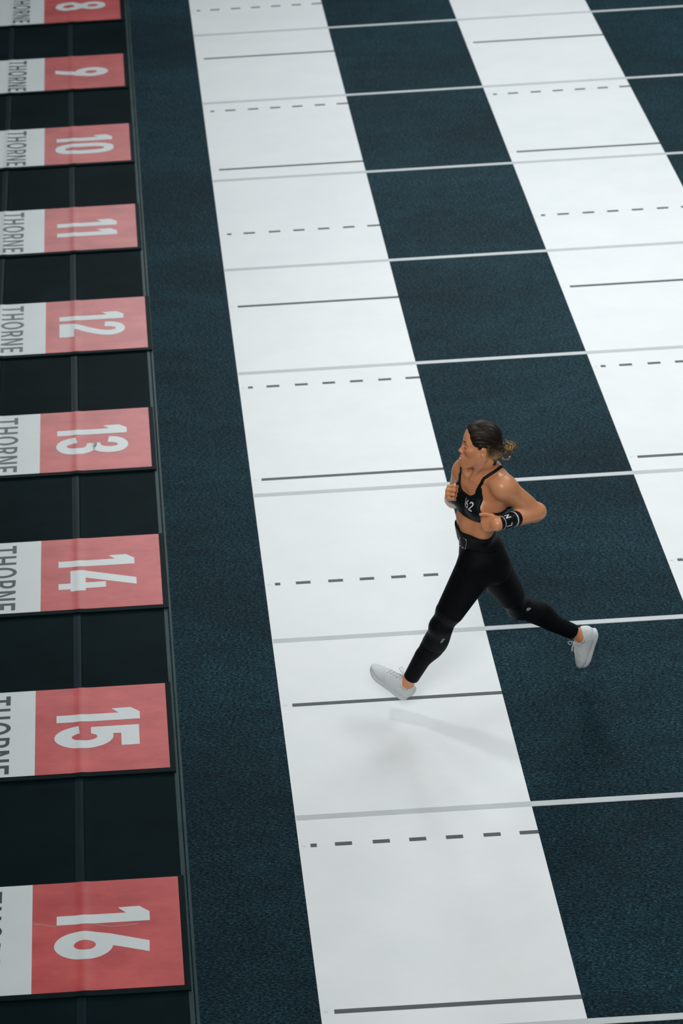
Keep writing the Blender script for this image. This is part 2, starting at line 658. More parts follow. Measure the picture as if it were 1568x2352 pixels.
def surface(sdf, lo, hi, h, name, m, parent, origin, smooth=True, crumbs=.03):
    """sparse surface nets"""
    lo, hi = np.asarray(lo, float), np.asarray(hi, float)
    nb = 10
    bs = nb * h
    cnt = np.ceil((hi - lo) / bs).astype(int)
    g = np.stack(np.meshgrid(*[np.arange(c) for c in cnt], indexing='ij'), -1).reshape(-1, 3)
    cen = lo + (g + 0.5) * bs
    dc = sdf.ev(cen)
    half = bs * 0.8661
    act = g[np.abs(dc) < half * 1.35 + 0.010]
    ii = np.stack(np.meshgrid(*[np.arange(nb + 1)] * 3, indexing='ij'), -1).reshape(-1, 3)
    dims = cnt * nb + 2
    keys, verts, quads = [], [], []

    def key(c):
        return (c[..., 0] * dims[1] + c[..., 1]) * dims[2] + c[..., 2]
    for b in act:
        base = b * nb
        c0 = lo + (b + 0.5) * bs
        loc = sdf.cull(c0, half + 0.03) if isinstance(sdf, Grp) else sdf
        P = lo + (base + ii) * h
        D = loc.ev(P).reshape(nb + 1, nb + 1, nb + 1)
        if D.min() > 0 or D.max() < 0:
            continue
        S = D < 0
        # cell vertices
        acc = np.zeros((nb, nb, nb, 3))
        n = np.zeros((nb, nb, nb))
        for ax in range(3):
            for o1 in (0, 1):
                for o2 in (0, 1):
                    sl0 = [None] * 3
                    sl1 = [None] * 3
                    oth = [q for q in range(3) if q != ax]
                    sl0[ax] = slice(0, nb)
                    sl1[ax] = slice(1, nb + 1)
                    for q, o in zip(oth, (o1, o2)):
                        sl0[q] = sl1[q] = slice(o, nb + o)
                    d0, d1 = D[tuple(sl0)], D[tuple(sl1)]
                    cr = (d0 < 0) != (d1 < 0)
                    t = np.where(cr, d0 / np.where(cr, d0 - d1, 1), 0)
                    p = np.zeros((nb, nb, nb, 3))
                    p[..., ax] = t
                    p[..., oth[0]] = o1
                    p[..., oth[1]] = o2
                    acc += p * cr[..., None]
                    n += cr
        has = n > 0
        idx = np.argwhere(has)
        keys.append(key(base + idx))
        verts.append(lo + (base + idx + acc[has] / n[has][:, None]) * h)
        for ax in range(3):
            oth = [(ax + 1) % 3, (ax + 2) % 3]
            sl0 = [slice(0, nb)] * 3
            sl1 = [slice(0, nb)] * 3
            sl1[ax] = slice(1, nb + 1)
            s0, s1 = S[tuple(sl0)], S[tuple(sl1)]
            e = np.argwhere(s0 != s1)
            if not len(e):
                continue
            inn = s0[s0 != s1]
            c = base + e
            o1 = np.zeros(3, int)
            o1[oth[0]] = 1
            o2 = np.zeros(3, int)
            o2[oth[1]] = 1
            q = np.stack([key(c), key(c - o1), key(c - o1 - o2), key(c - o2)], 1)
            q[~inn] = q[~inn][:, ::-1]
            quads.append(q)
    K = np.concatenate(keys)
    Vv = np.concatenate(verts)
    Q = np.concatenate(quads)
    o = np.argsort(K)
    K, Vv = K[o], Vv[o]
    pos = np.searchsorted(K, Q)
    pos = np.clip(pos, 0, len(K) - 1)
    ok = (K[pos] == Q).all(1)
    pos = pos[ok]
    # drop stray crumbs
    lab = np.arange(len(K))
    for _ in range(400):
        m_ = lab[pos].min(1)
        new = lab.copy()
        for cidx in range(4):
            np.minimum.at(new, pos[:, cidx], m_)
        new = new[new]
        if (new == lab).all():
            break
        lab = new
    u_, inv, cn = np.unique(lab, return_inverse=True, return_counts=True)
    keep = cn[inv] > max(30, crumbs * len(K))
    pos = pos[keep[pos].all(1)]
    used = np.zeros(len(K), bool)
    used[pos.ravel()] = True
    remap = np.cumsum(used) - 1
    pos = remap[pos]
    Vv = Vv[used]
    # project onto the surface once for crisper detail
    me = bpy.data.meshes.new(name)
    me.vertices.add(len(Vv))
    me.vertices.foreach_set('co', (Vv - origin).astype(np.float32).ravel())
    me.loops.add(len(pos) * 4)
    me.loops.foreach_set('vertex_index', pos.astype(np.int32).ravel())
    me.polygons.add(len(pos))
    me.polygons.foreach_set('loop_start', np.arange(0, len(pos) * 4, 4, dtype=np.int32))
    me.update(calc_edges=True)
    me.validate()
    if smooth:
        me.polygons.foreach_set('use_smooth', [True] * len(me.polygons))
    return link_mesh(name, me, m, parent)


def tube_mesh(name, paths, m, parent, origin, nseg=6):
    """paths: list of (points, radius or list of radii) -> one mesh of tubes"""
    v, f = [], []
    for pts, rad in paths:
        P = [np.asarray(p, float) for p in pts]
        n = len(P)
        if np.isscalar(rad):
            rad = [rad] * n
        prev = None
        base = len(v)
        for i in range(n):
            d = nrm(P[min(i + 1, n - 1)] - P[max(i - 1, 0)])
            a = prev if prev is not None else (V3(0, 0, 1) if abs(d[2]) < .9 else V3(1, 0, 0))
            a = nrm(a - d * (a @ d))
            prev = a
            b = np.cross(d, a)
            for k in range(nseg):
                t = 2 * math.pi * k / nseg
                v.append(P[i] + rad[i] * (math.cos(t) * a + math.sin(t) * b) - origin)
        for i in range(n - 1):
            for k in range(nseg):
                f.append((base + i * nseg + k, base + i * nseg + (k + 1) % nseg, base + (i + 1) * nseg + (k + 1) % nseg, base + (i + 1) * nseg + k))
        f.append(tuple(base + k for k in range(nseg))[::-1])
        f.append(tuple(base + (n - 1) * nseg + k for k in range(nseg)))
    return link_mesh(name, mesh_of(name, v, f, True), m, parent)


def smoothpath(pts, sub=5):
    P = [np.asarray(p, float) for p in pts]
    out = []
    n = len(P)
    for i in range(n - 1):
        p0, p1, p2, p3 = P[max(i - 1, 0)], P[i], P[i + 1], P[min(i + 2, n - 1)]
        for k in range(sub):
            t = k / sub
            out.append(0.5 * ((2 * p1) + (p2 - p0) * t + (2 * p0 - 5 * p1 + 4 * p2 - p3) * t * t + (3 * p1 - p0 - 3 * p2 + p3) * t ** 3))
    out.append(P[-1])
    return out


def poly2(pts, X, Y):
    """signed distance to a polygon in the plane"""
    n = len(pts)
    d = np.full(X.shape, 1e9)
    s = np.ones(X.shape)
    for i in range(n):
        ax, ay = pts[i]
        bx, by = pts[i - 1]
        ex, ey = bx - ax, by - ay
        wx, wy = X - ax, Y - ay
        t = np.clip((wx * ex + wy * ey) / (ex * ex + ey * ey + 1e-12), 0, 1)
        d = np.minimum(d, (wx - ex * t) ** 2 + (wy - ey * t) ** 2)
        c1 = (Y >= ay)
        c2 = (Y < by)
        c3 = (ex * wy > ey * wx)
        s = np.where((c1 & c2 & c3) | (~c1 & ~c2 & ~c3), -s, s)
    return s * np.sqrt(d)


# ================================================================== the runner
# joints in metres
hipR, hipL = V3(1.012, -.465, .868), V3(.955, -.605, .925)
knR, knL = V3(1.211, -.425, .486), V3(.786, -.635, .572)
anR, anL = V3(1.545, -.400, .254), V3(.628, -.605, .180)
shL, elL, wrL = V3(1.030, -.665, 1.425), V3(1.216, -.620, 1.230), V3(1.000, -.772, 1.290)
shR, elR, wrR = V3(.902, -.395, 1.345), V3(.880, -.300, 1.095), V3(.838, -.468, 1.250)
pel = V3(.984, -.535, .915)
wai = V3(.936, -.545, 1.120)
che = V3(.963, -.535, 1.286)
nkb = V3(.985, -.530, 1.425)
Fc = nrm([-.88, -.45, -.02])                       # chest forward
Cf = frame(Fc, nrm([0.02, 0.06, 1.0]))             # f,s,u
Fp = nrm([-.99, -.12, 0.0])
Pf = frame(Fp, nrm([0.05, -.15, 1.0]))
Hf = frame(nrm([-.965, .17, .10]), V3(0, .34, .94))   # head
H0 = V3(.951, -.548, 1.596)


def chp(f, s, u):
    return che + Cf @ V3(f, s, u)


def pep(f, s, u):
    return pel + Pf @ V3(f, s, u)


def hd(f, s, u):
    return H0 + Hf @ V3(f * .88 + .002, s, u)


torso = Grp()
torso.u(Ell(chp(-.010, 0, .010), (.098, .128, .165), Cf), 0)
torso.u(Ell(chp(-.012, 0, .100), (.080, .130, .075), Cf), .05)      # upper chest
torso.u(Ell(wai + V3(.010, 0, .015), (.078, .098, .150), frame(nrm([-.95, -.30, 0]), V3(0.02, 0.0, 1))), .06)
torso.u(Ell(pep(-.005, 0, .030), (.100, .142, .105), Pf), .06)
torso.u(Ell(pep(-.048, .068, -.020), (.075, .073, .080), Pf), .04)   # glutes
torso.u(Ell(pep(-.048, -.068, -.020), (.075, .073, .080), Pf), .04)
torso.u(Ell(pep(.040, 0, .000), (.055, .09, .090), Pf), .04)
for s in (1, -1):
    torso.u(Ell(chp(.062, s * .068, -.012), (.048, .060, .056), Cf), .030)  # breast
    torso.u(Ell(chp(-.055, s * .085, .06), (.045, .060, .10), Cf), .03)     # shoulder blade
    torso.u(Cone(chp(-.02, s * .115, .04), wai + Pf @ V3(-.02, s * .078, .02), .040, .036), .04)  # lat
    torso.u(Cone(chp(.060, s * .020, .128), chp(.030, s * .120, .150), .010, .009), .022)          # collar bone
    torso.u(Cone(wai + Pf @ V3(.058, s * .028, .04), pep(.075, s * .03, .08), .020, .018), .04)   # abdominals
torso.u(Cone(nkb + V3(0, 0, -.018), chp(-.02, .130, .132), .054, .036), .04)
torso.u(Cone(nkb + V3(0, 0, -.018), chp(-.02, -.130, .132), .054, .036), .04)
torso.u(Cone(nkb + V3(.0, 0, 0), hd(-.030, 0, -.075), .056, .050), .035)    # neck
for s in (1, -1):
    torso.u(Cone(chp(.068, s * .018, .140), hd(-.022, s * .058, -.062), .011, .012), .020)  # neck muscle
torso.sub(Cone(chp(.125, 0, -.01), chp(.100, 0, .05), .012, .008), .03)
torso.sub(Ell(chp(.088, 0, .158), (.014, .012, .014), Cf), .02)             # throat notch


def limb(items):
    g = Grp()
    for n, k in items:
        g.u(n, k)
    return g


def lerp(a, b, t):
    return a + (b - a) * t


def arm(sh, el, wr, bend_out):
    ax = nrm(el - sh)
    fx = nrm(wr - el)
    inn = nrm(np.cross(np.cross(ax, fx), ax))       # toward the inside of the bend
    if abs(ax @ fx) > .999:
        inn = bend_out
    it = [(Cone(sh, el, .046, .037), 0),
          (Ell(lerp(sh, el, .10) - inn * .004, (.056, .050, .058), frame(ax, inn)), .03),
          (Cone(lerp(sh, el, .30) + inn * .012, lerp(sh, el, .72) + inn * .010, .032, .027), .03),      # biceps
          (Cone(lerp(sh, el, .22) - inn * .016, lerp(sh, el, .70) - inn * .010, .033, .026), .03),      # triceps
          (Ell(el - inn * .006, (.036, .036, .036)), .02),
          (Cone(el, wr, .035, .024), .02),
          (Cone(lerp(el, wr, .12), lerp(el, wr, .45), .040, .033), .03),
          (Cone(lerp(el, wr, .8), wr, .026, .024), .02)]
    return limb(it)


def hand(W, D, Nn, curls, thumb, sc=1.0):
    """W wrist, D toward knuckles, Nn back of the hand; thumb on side T"""
    D = nrm(D)
    Nn = nrm(Nn - D * (Nn @ D))
    T = np.cross(D, Nn) * hand.side
    g = Grp()
    kn = []
    for i, (t, l) in enumerate(((.030, .086), (.010, .090), (-.010, .085), (-.029, .076))):
        a = W + T * t * .62 * sc
        b = W + D * l * sc + T * t * sc + Nn * (.004 if i in (1, 2) else 0.0)
        g.u(Cone(a, b, .0135 * sc, .0115 * sc), .014 if i else 0)
        kn.append(b)
    g.u(Ell(W + D * .045 * sc + T * .0 - Nn * .006, (.040 * sc, .036 * sc, .013 * sc), np.stack([D, T, Nn], 1)), .012)
    for i, b in enumerate(kn):
        ln = ((.040, .025, .020), (.044, .028, .021), (.040, .026, .020), (.031, .020, .018))[i]
        p = b
        ang = 0
        r0 = (.0098, .0100, .0096, .0086)[i] * sc
        for j, L_ in enumerate(ln):
            ang += curls[i][j]
            a_ = math.radians(ang)
            d = D * math.cos(a_) - Nn * math.sin(a_) + T * (.03 * (1.5 - i)) * (1 if j == 0 else 0)
            q = p + nrm(d) * L_ * sc
            g.u(Cone(p, q, r0 * (1.04 - .08 * j), r0 * (.96 - .08 * j)), .003)
            p = q
    p = W + D * .012 + T * .020 - Nn * .008
    rr = (.0150, .0125, .0105, .0088)
    for j, q in enumerate(thumb):
        q = W + D * q[0] * sc + T * q[1] * sc + Nn * q[2] * sc
        g.u(Cone(p, q, rr[j] * sc, rr[j + 1] * sc), .008 if j == 0 else .003)
        p = q
    return g


armL = arm(shL, elL, wrL, V3(0, 0, -1))
armR = arm(shR, elR, wrR, V3(0, 0, -1))
hand.side = 1
handL = hand(wrL, V3(-.70, .58, -.40), V3(-.70, -.55, .45), [(52, 88, 45), (58, 88, 45), (62, 88, 45), (66, 85, 45)],
             [(.035, .042, -.002), (.064, .050, .010), (.090, .050, .022)], 0.90)
hand.side = -1
handR = hand(wrR, V3(-.34, -.62, .62), V3(-.82, .10, .12), [(62, 98, 55), (66, 98, 55), (68, 98, 55), (70, 95, 50)],
             [(.034, .036, -.006), (.062, .040, -.022), (.080, .024, -.038)], 0.92)


def leg(hip, kn, an, fw, side):
    ax = nrm(kn - hip)
    sx = nrm(an - kn)
    fw = nrm(fw - ax * (fw @ ax))
    fs = nrm(fw - sx * (fw @ sx))
    out = nrm(np.cross(ax, fw)) * side
    g = Grp()
    g.u(Cone(hip + fw * .004, kn, .080, .046), 0)
    g.u(Cone(lerp(hip, kn, .10) + fw * .018, lerp(hip, kn, .75) + fw * .014, .066, .046), .04)       # front thigh
    g.u(Cone(lerp(hip, kn, .08) - fw * .022, lerp(hip, kn, .70) - fw * .014, .066, .042), .04)       # hamstring
    g.u(Ell(kn + fw * .012, (.043, .042, .050), frame(fw, -ax)), .025)                                # knee cap
    g.u(Cone(kn, an, .043, .030), .02)
    g.u(Ell(lerp(kn, an, .27) - fs * .026, (.047, .047, .105), frame(fs, -sx)), .035)                 # calf
    g.u(Cone(lerp(kn, an, .5), lerp(kn, an, .85) - fs * .006, .036, .027), .02)
    g.u(Ell(an, (.034, .036, .036)), .015)
    return g


legL = leg(hipL, knL, anL, V3(-.9, -.1, .3), -1)
legR = leg(hipR, knR, anR, V3(-.2, -.05, -.9), 1)
# feet inside the shoes
DL = nrm([-.58, .36, .40])
UL = nrm(V3(.60, -.10, .75) - DL * (V3(.60, -.10, .75) @ DL))
DR = nrm([-.22, -.06, -.94])
UR = nrm(V3(-.93, -.05, .35) - DR * (V3(-.93, -.05, .35) @ DR))


def foot(an, D, U):
    h = an - U * .040 - D * .012
    g = Grp()
    g.u(Cone(h, h + D * .01, .022, .022), 0)
    g.u(Cone(an, h, .030, .022), .02)
    g.u(Cone(an + D * .01 - U * .01, an + D * .13 - U * .058, .030, .018), .02)
    g.u(Cone(h, h + D * .17 - U * .002, .024, .018), .02)
    return g


footL, footR = foot(anL, DL, UL), foot(anR, DR, UR)

head = Grp()
head.u(Ell(hd(-.006, 0, .020), (.086, .074, .083), Hf), 0)
head.u(Ell(hd(.035, 0, .010), (.052, .064, .070), Hf), .02)
head.u(Ell(hd(.034, 0, -.050), (.048, .055, .070), Hf), .03)
for s in (1, -1):
    head.u(Cone(hd(-.006, s * .058, -.052), hd(.064, s * .014, -.108), .014, .015), .025)    # jaw
    head.u(Ell(hd(.056, s * .042, -.036), (.022, .022, .018), Hf), .02)                      # cheekbone
    head.u(Cone(hd(.083, s * .012, .000), hd(.072, s * .046, .000), .008, .007), .012)       # brow
head.u(Ell(hd(.074, 0, -.113), (.018, .020, .015), Hf), .02)
head.u(Ell(hd(.070, 0, -.080), (.024, .026, .024), Hf), .02)
for s in (1, -1):
    head.sub(Ell(hd(.092, s * .030, -.020), (.016, .017, .011), Hf), .012)
    head.u(Ell(hd(.072, s * .031, -.021), (.0138, .0155, .0120), Hf), .004)                  # eyelids
head.u(Cone(hd(.083, 0, -.006), hd(.105, 0, -.048), .0065, .0068), .012)                      # nose
head.u(Ell(hd(.1045, 0, -.050), (.0085, .0085, .0070), Hf), .006)
for s in (1, -1):
    head.u(Ell(hd(.094, s * .010, -.053), (.009, .006, .006), Hf), .006)
    head.sub(Ell(hd(.102, s * .007, -.063), (.005, .003, .004), Hf), .002)
head.u(Ell(hd(.090, 0, -.073), (.012, .021, .0065), Hf), .006)
head.u(Ell(hd(.085, 0, -.0965), (.011, .018, .0065), Hf), .006)
head.sub(Ell(hd(.094, 0, -.0845), (.020, .0170, .0090), Hf), .003)
for s in (1, -1):
    head.u(Ell(hd(-.010, s * .0760, -.028), (.0145, .0060, .0260), Hf @ np.array(Matrix.Rotation(.25, 3, 'Y'))), .006)
    head.sub(Ell(hd(-.006, s * .0835, -.028), (.0075, .0065, .0150), Hf), .002)
    head.u(Cone(hd(-.024, s * .082, -.020), hd(-.016, s * .082, -.004), .0035, .0035), .003)

body = Grp()
body.u(torso, 0)
body.u(head, .018)
body.u(armL, .035)
body.u(armR, .035)
body.u(handL, .022)
body.u(handR, .012)
body.u(legL, .035)
body.u(legR, .035)
body.u(footL, .012)
body.u(footR, .012)
lower = Grp()
lower.u(torso, 0)
lower.u(legL, .035)
lower.u(legR, .035)

# ---- materials of the figure
M_skin = mat('skin', lin((196, 124, 88)), 0.42, 0.5)
N, L, B = nodes(M_skin)
sn = noise(M_skin, (9, 9, 9), 1.0, 4, 0.6)
sr = ramp(M_skin, sn.outputs[0], [(0.3, (0.62, 0.255, 0.115)), (0.55, (0.73, 0.315, 0.150)), (0.8, (0.79, 0.365, 0.205))])
L.new(sr.outputs[0], B.inputs['Base Color'])
B.inputs['Subsurface Weight'].default_value = 0.12
B.inputs['Subsurface Radius'].default_value = (0.012, 0.005, 0.003)
B.inputs['Coat Weight'].default_value = 0.30
B.inputs['Coat Roughness'].default_value = 0.28
sb = noise(M_skin, (420, 420, 420), 1.0, 3, 0.6)
bump(M_skin, sb.outputs[0], 0.12, 0.0008)
M_black = tinted('black_fabric', (0.0012, 0.0022, 0.0027), (0.0026, 0.0042, 0.005), (30, 30, 30), 0.62, 0.10, 0.4, 500)
M_bra = tinted('sports_top_fabric', (0.0018, 0.0034, 0.004), (0.004, 0.009, 0.010), (16, 16, 16), 0.5, 0.18, 0.3, 500)
M_belt = tinted('belt_webbing', (0.0016, 0.0028, 0.0034), (0.0035, 0.005, 0.006), (60, 60, 60), 0.5, 0.15, 0.6, 700)
M_sleeve = tinted('knee_sleeve_neoprene', (0.0014, 0.0026, 0.0032), (0.003, 0.005, 0.006), (40, 40, 40), 0.5, 0.14, 0.5, 600)
M_metal = mat('buckle_metal', (0.62, 0.65, 0.66), 0.25, 0.5, 1.0)
M_shoe = tinted('shoe_knit', (0.60, 0.645, 0.655), (0.68, 0.72, 0.73), (40, 40, 40), 0.65, 0.3, 0.4, 500)
M_sole = mat('shoe_sole', (0.62, 0.64, 0.70), 0.5, 0.4)
M_sock = tinted('sock_knit', (0.50, 0.53, 0.54), (0.60, 0.63, 0.64), (90, 90, 90), 0.8, 0.2, 0.5, 700)
M_print = mat('white_letter_print', (0.72, 0.76, 0.78), 0.5, 0.4)
M_tooth = mat('teeth', (0.80, 0.78, 0.74), 0.25, 0.5)
M_lip = mat('lips', (0.42, 0.13, 0.105), 0.4, 0.5)
M_eye = mat('eye_white', (0.72, 0.72, 0.70), 0.15, 0.5)
M_iris = mat('iris', (0.05, 0.045, 0.035), 0.15, 0.5)
M_lash = mat('lash_and_brow', (0.035, 0.020, 0.014), 0.7, 0.3)
M_hair = mat('hair', (0.03, 0.02, 0.012), 0.45, 0.22)
M_blond = mat('hair_blonde', (0.26, 0.17, 0.075), 0.42, 0.3)
M_tie = mat('hair_tie', (0.006, 0.006, 0.007), 0.6, 0.3)

runner = bpy.data.objects.new('person', None)
COL.objects.link(runner)
RO = V3(1.0, -.55, 0)
runner.location = RO
tag(runner, 'woman running mid-stride in black sports top, black leggings and white shoes', 'person')

bd = surface(body, (.42, -.93, .0), (1.78, -.10, 1.76), .0034, 'body', M_skin, runner, RO)
bd['label'] = 'tanned skin of the running woman, face in profile, arms bent'


# leggings
def below(p0, n):
    n = nrm(n)
    return Fn(lambda P: (P - p0) @ n)


def cuff(kn, an, t):
    """negative = kept; cuts away everything beyond fraction t of the shin near the ankle"""
    ax = nrm(an - kn)
    p = lerp(kn, an, t)

    def f(P):
        pl = -((P - p) @ ax)
        sp = np.linalg.norm(P - an, axis=1) - .22
        return -np.maximum(pl, sp)
    return Fn(f)


waist_p = V3(.94, -.56, 1.116)
waist_n = nrm([.10, .02, 1.0])
leggings = Grp()
leggings.u(Off(lower, .0045), 0)
leggings.inter(below(waist_p, waist_n), 0)
leggings.inter(cuff(knL, anL, .88), 0)
leggings.inter(cuff(knR, anR, .87), 0)
lg = surface(leggings, (.54, -.82, .08), (1.62, -.26, 1.18), .0042, 'leggings', M_black, runner, RO)
lg['label'] = 'tight black full length leggings'

# belt with a metal buckle
belt = Grp()
belt.u(Off(lower, .010), 0)
belt.inter(below(waist_p + waist_n * -.002, waist_n), 0)
belt.inter(below(waist_p - waist_n * .088, -waist_n), 0)
bl = surface(belt, (.78, -.78, .96), (1.16, -.34, 1.18), .004, 'belt', M_belt, runner, RO)
bl['label'] = 'wide black lifting belt'


def on_body(sdf, p, d, off=0.0):
    """march from p along -d until the surface is met"""
    p = np.asarray(p, float)
    d = nrm(d)
    q = p + d * .35
    for _ in range(60):
        s = sdf.ev(q[None, :])[0]
        if s < .0004:
            break
        q = q - d * s * .8
    return q + d * off


def grad(sdf, p):
    e = 1e-3
    return nrm([sdf.ev((p + v)[None])[0] - sdf.ev((p - v)[None])[0] for v in np.eye(3) * e])


def decal(name, shapes, sdf, c, out, right, scale, m, parent, off=.001, thick=.001, sub=0.006, seek=.35):
    """printed glyphs pressed onto the figure"""
    out = nrm(out)
    right = nrm(right - out * (right @ out))
    up = np.cross(out, right)
    bm = fill_mesh(name, shapes, lambda u, v, w_: (u * scale, v * scale, 0), 0)
    bmesh.ops.remove_doubles(bm, verts=bm.verts[:], dist=1e-6)
    for _ in range(2):
        es = [e for e in bm.edges if e.calc_length() > sub]
        if es:
            bmesh.ops.subdivide_edges(bm, edges=es, cuts=1)
    bmesh.ops.triangulate(bm, faces=bm.faces[:])
    for v in bm.verts:
        p = c + right * v.co.x + up * v.co.y
        q = p + out * seek
        for _ in range(40):
            s = sdf.ev(q[None, :])[0]
            if s < .0003:
                break
            q = q - out * s * .85
        v.co = Vector(q + out * off - RO)
    me = bpy.data.meshes.new(name)
    bm.to_mesh(me)
    bm.free()
    return link_mesh(name, me, m, parent)


bc = on_body(belt, V3(.95, -.57, 1.062), nrm([-.93, -.55, .1]))
bn = nrm([-.80, -.60, .05])
bu = nrm(V3(0, 0, 1) - bn * bn[2])
br = np.cross(bu, bn)
ring = [bc + bn * (.004 - .35 * (a * a)) + br * a + bu * b for a, b in
        [(-.018, .026), (0, .029), (.018, .026), (.021, .02), (.021, -.02), (.018, -.026), (0, -.029), (-.018, -.026), (-.021, -.02), (-.021, .02), (-.018, .026)]]
bk = tube_mesh('buckle', [(ring, .0017)], M_metal, runner, RO)
bk['label'] = 'metal belt buckle frame'

# knee sleeves
for kn_, an_, hp_, lgz, lo_, hi_ in ((knL, anL, hipL, legL, .76, .30), (knR, anR, hipR, legR, .78, .26)):
    g = Grp()
    g.u(Off(lgz, .0060), 0)
    a_ = lerp(hp_, kn_, lo_)
    b_ = lerp(kn_, an_, hi_)
    g.inter(below(b_, nrm(an_ - kn_)), 0)
    g.inter(below(a_, -nrm(kn_ - hp_)), 0)
    ks = surface(g, kn_ - .17, kn_ + .17, .004, 'knee_sleeve', M_sleeve, runner, RO)
    ks['label'] = 'black knee sleeve with small white print'
    fr = nrm(an_ - kn_)
    if kn_ is knL:
        c_ = lerp(kn_, an_, .20)
        outd, rt = nrm([.35, -.80, .48]), -nrm(fr) * -1
    else:
        c_ = lerp(kn_, an_, .10)
        outd, rt = nrm([.10, -.75, .65]), nrm(V3(.9, 0, .45))
    txt = [[[(0, 0), (.012, 0), (.042, .10), (.030, .10)]],
           [[(.050, 0), (.062, 0), (.062, .10), (.050, .10)], ], [stroke([(.062, .094), (.085, .09), (.098, .07), (.098, .03), (.085, .008), (.062, .006)], .014, 3)],
           [[(.118, 0), (.130, 0), (.156, .10), (.143, .10)]], [[(.168, 0), (.180, 0), (.158, .10), (.146, .10)]], [[(.134, .03), (.165, .03), (.162, .045), (.138, .045)]],
           [[(.200, .03), (.222, .03), (.222, .045), (.200, .045)]]]
    dc_ = decal('small_print', txt, g, c_ - nrm(rt) * .014, outd, rt, .125, M_print, ks, .0012, 0, .004, .12)

# sports top
front = [(-.200, -.075), (.200, -.075), (.200, -.030), (.150, -.022), (.118, .000), (.100, .035), (.090, .075), (.086, .112), (.070, .112), (.064, .078), (.040, .052), (0, .040),
         (-.040, .052), (-.064, .078), (-.070, .112), (-.086, .112), (-.090, .075), (-.100, .035), (-.118, .000), (-.150, -.022), (-.200, -.030)]
back = [(-.200, -.075), (.200, -.075), (.200, -.030), (.120, -.010), (.060, .035), (.040, .06), (.03, .10), (-.03, .10), (-.040, .06), (-.060, .035), (-.120, -.010), (-.200, -.030)]


def chaikin(p, n=2):
    for _ in range(n):
        o = []
        for i in range(len(p)):
            a, b = p[i], p[(i + 1) % len(p)]
            o += [(a[0] * .75 + b[0] * .25, a[1] * .75 + b[1] * .25), (a[0] * .25 + b[0] * .75, a[1] * .25 + b[1] * .75)]
        p = o
    return p


def polygrid(pts, x0=-.26, x1=.26, y0=-.30, y1=.36, h=.002):
    gx, gy = np.meshgrid(np.arange(x0, x1, h), np.arange(y0, y1, h), indexing='ij')
    G = poly2(pts, gx.ravel(), gy.ravel()).reshape(gx.shape)

    def f(X, Y):
        a = np.clip((X - x0) / h, 0, G.shape[0] - 1.001)
        b = np.clip((Y - y0) / h, 0, G.shape[1] - 1.001)
        i, j = a.astype(int), b.astype(int)
        u, v = a - i, b - j
        return (G[i, j] * (1 - u) + G[i + 1, j] * u) * (1 - v) + (G[i, j + 1] * (1 - u) + G[i + 1, j + 1] * u) * v
    return f


front, back = polygrid(chaikin(front)), polygrid(chaikin(back))


def bra_region(P):
    q = (P - che) @ Cf
    a = front(q[:, 1], q[:, 2])
    b = back(q[:, 1], q[:, 2])
    f = q[:, 0]
    w_ = np.clip((f + .022) / .01, 0, 1)
    return a * w_ + b * (1 - w_)


top = Grp()
tors2 = Grp([(torso, 'u', 0), (head, 'u', .018), (armL, 'u', .035), (armR, 'u', .035)])
top.u(Off(tors2, .0050), 0)
top.inter(Off(torso, .024), .004)
top.sub(Off(tors2, -.004), 0)
top.inter(Fn(bra_region), 0)
top.sub(head, .002)
tp = surface(top, (.80, -.73, 1.17), (1.14, -.36, 1.50), .0026, 'sports_top', M_bra, runner, RO)
tp['label'] = 'black strappy sports top with the number 162'


def snap(sdf, p, off, it=6):
    p = np.asarray(p, float)
    for _ in range(it):
        n_ = grad(sdf, p)
        p = p - n_ * sdf.ev(p[None])[0]
    n_ = grad(sdf, p)
    return p + n_ * off, n_


for sgn in (1, -1):
    cp = smoothpath([chp(*q) for q in [(.105, sgn * .078, .088), (.080, sgn * .079, .115), (.045, sgn * .079, .142), (.005, sgn * .077, .165), (-.035, sgn * .070, .170), (-.070, sgn * .055, .150), (-.095, sgn * .036, .115), (-.105, sgn * .022, .075)]], 5)
    vs, fs = [], []
    nP = len(cp)
    sn_ = [snap(tors2, p, .0) for p in cp]
    for i in range(nP):
        p, n_ = sn_[i]
        t_ = nrm(sn_[min(i + 1, nP - 1)][0] - sn_[max(i - 1, 0)][0])
        b_ = nrm(np.cross(n_, t_))
        for w_, o_ in ((-.0078, -.001), (-.0070, .0040), (0, .0054), (.0070, .0040), (.0078, -.001)):
            vs.append(p + b_ * w_ + n_ * o_ - RO)
    for i in range(nP - 1):
        for k in range(4):
            fs.append((i * 5 + k, i * 5 + k + 1, (i + 1) * 5 + k + 1, (i + 1) * 5 + k))
        fs.append((i * 5 + 4, i * 5, (i + 1) * 5, (i + 1) * 5 + 4))
    st_ = link_mesh('strap', mesh_of('strap', vs, fs, True), M_bra, tp)
n162 = [[stroke([(.012, .088), (.012, .002)], .013, 1)], [stroke([(.070, .088), (.044, .055), (.036, .030), (.052, .010), (.075, .012), (.084, .030), (.075, .048), (.055, .050), (.042, .040)], .0125, 4)],
        [stroke([(.108, .068), (.116, .084), (.134, .088), (.150, .078), (.150, .060), (.136, .040), (.112, .010)], .0125, 4)], [[(.104, .000), (.160, .000), (.160, .015), (.104, .015)]]]
decal('race_number', n162, top, chp(0, .022, -.022), Cf @ V3(1, -.12, .10), Cf @ V3(0, 1, .10), .46, M_print, tp, .0016, 0, .006)


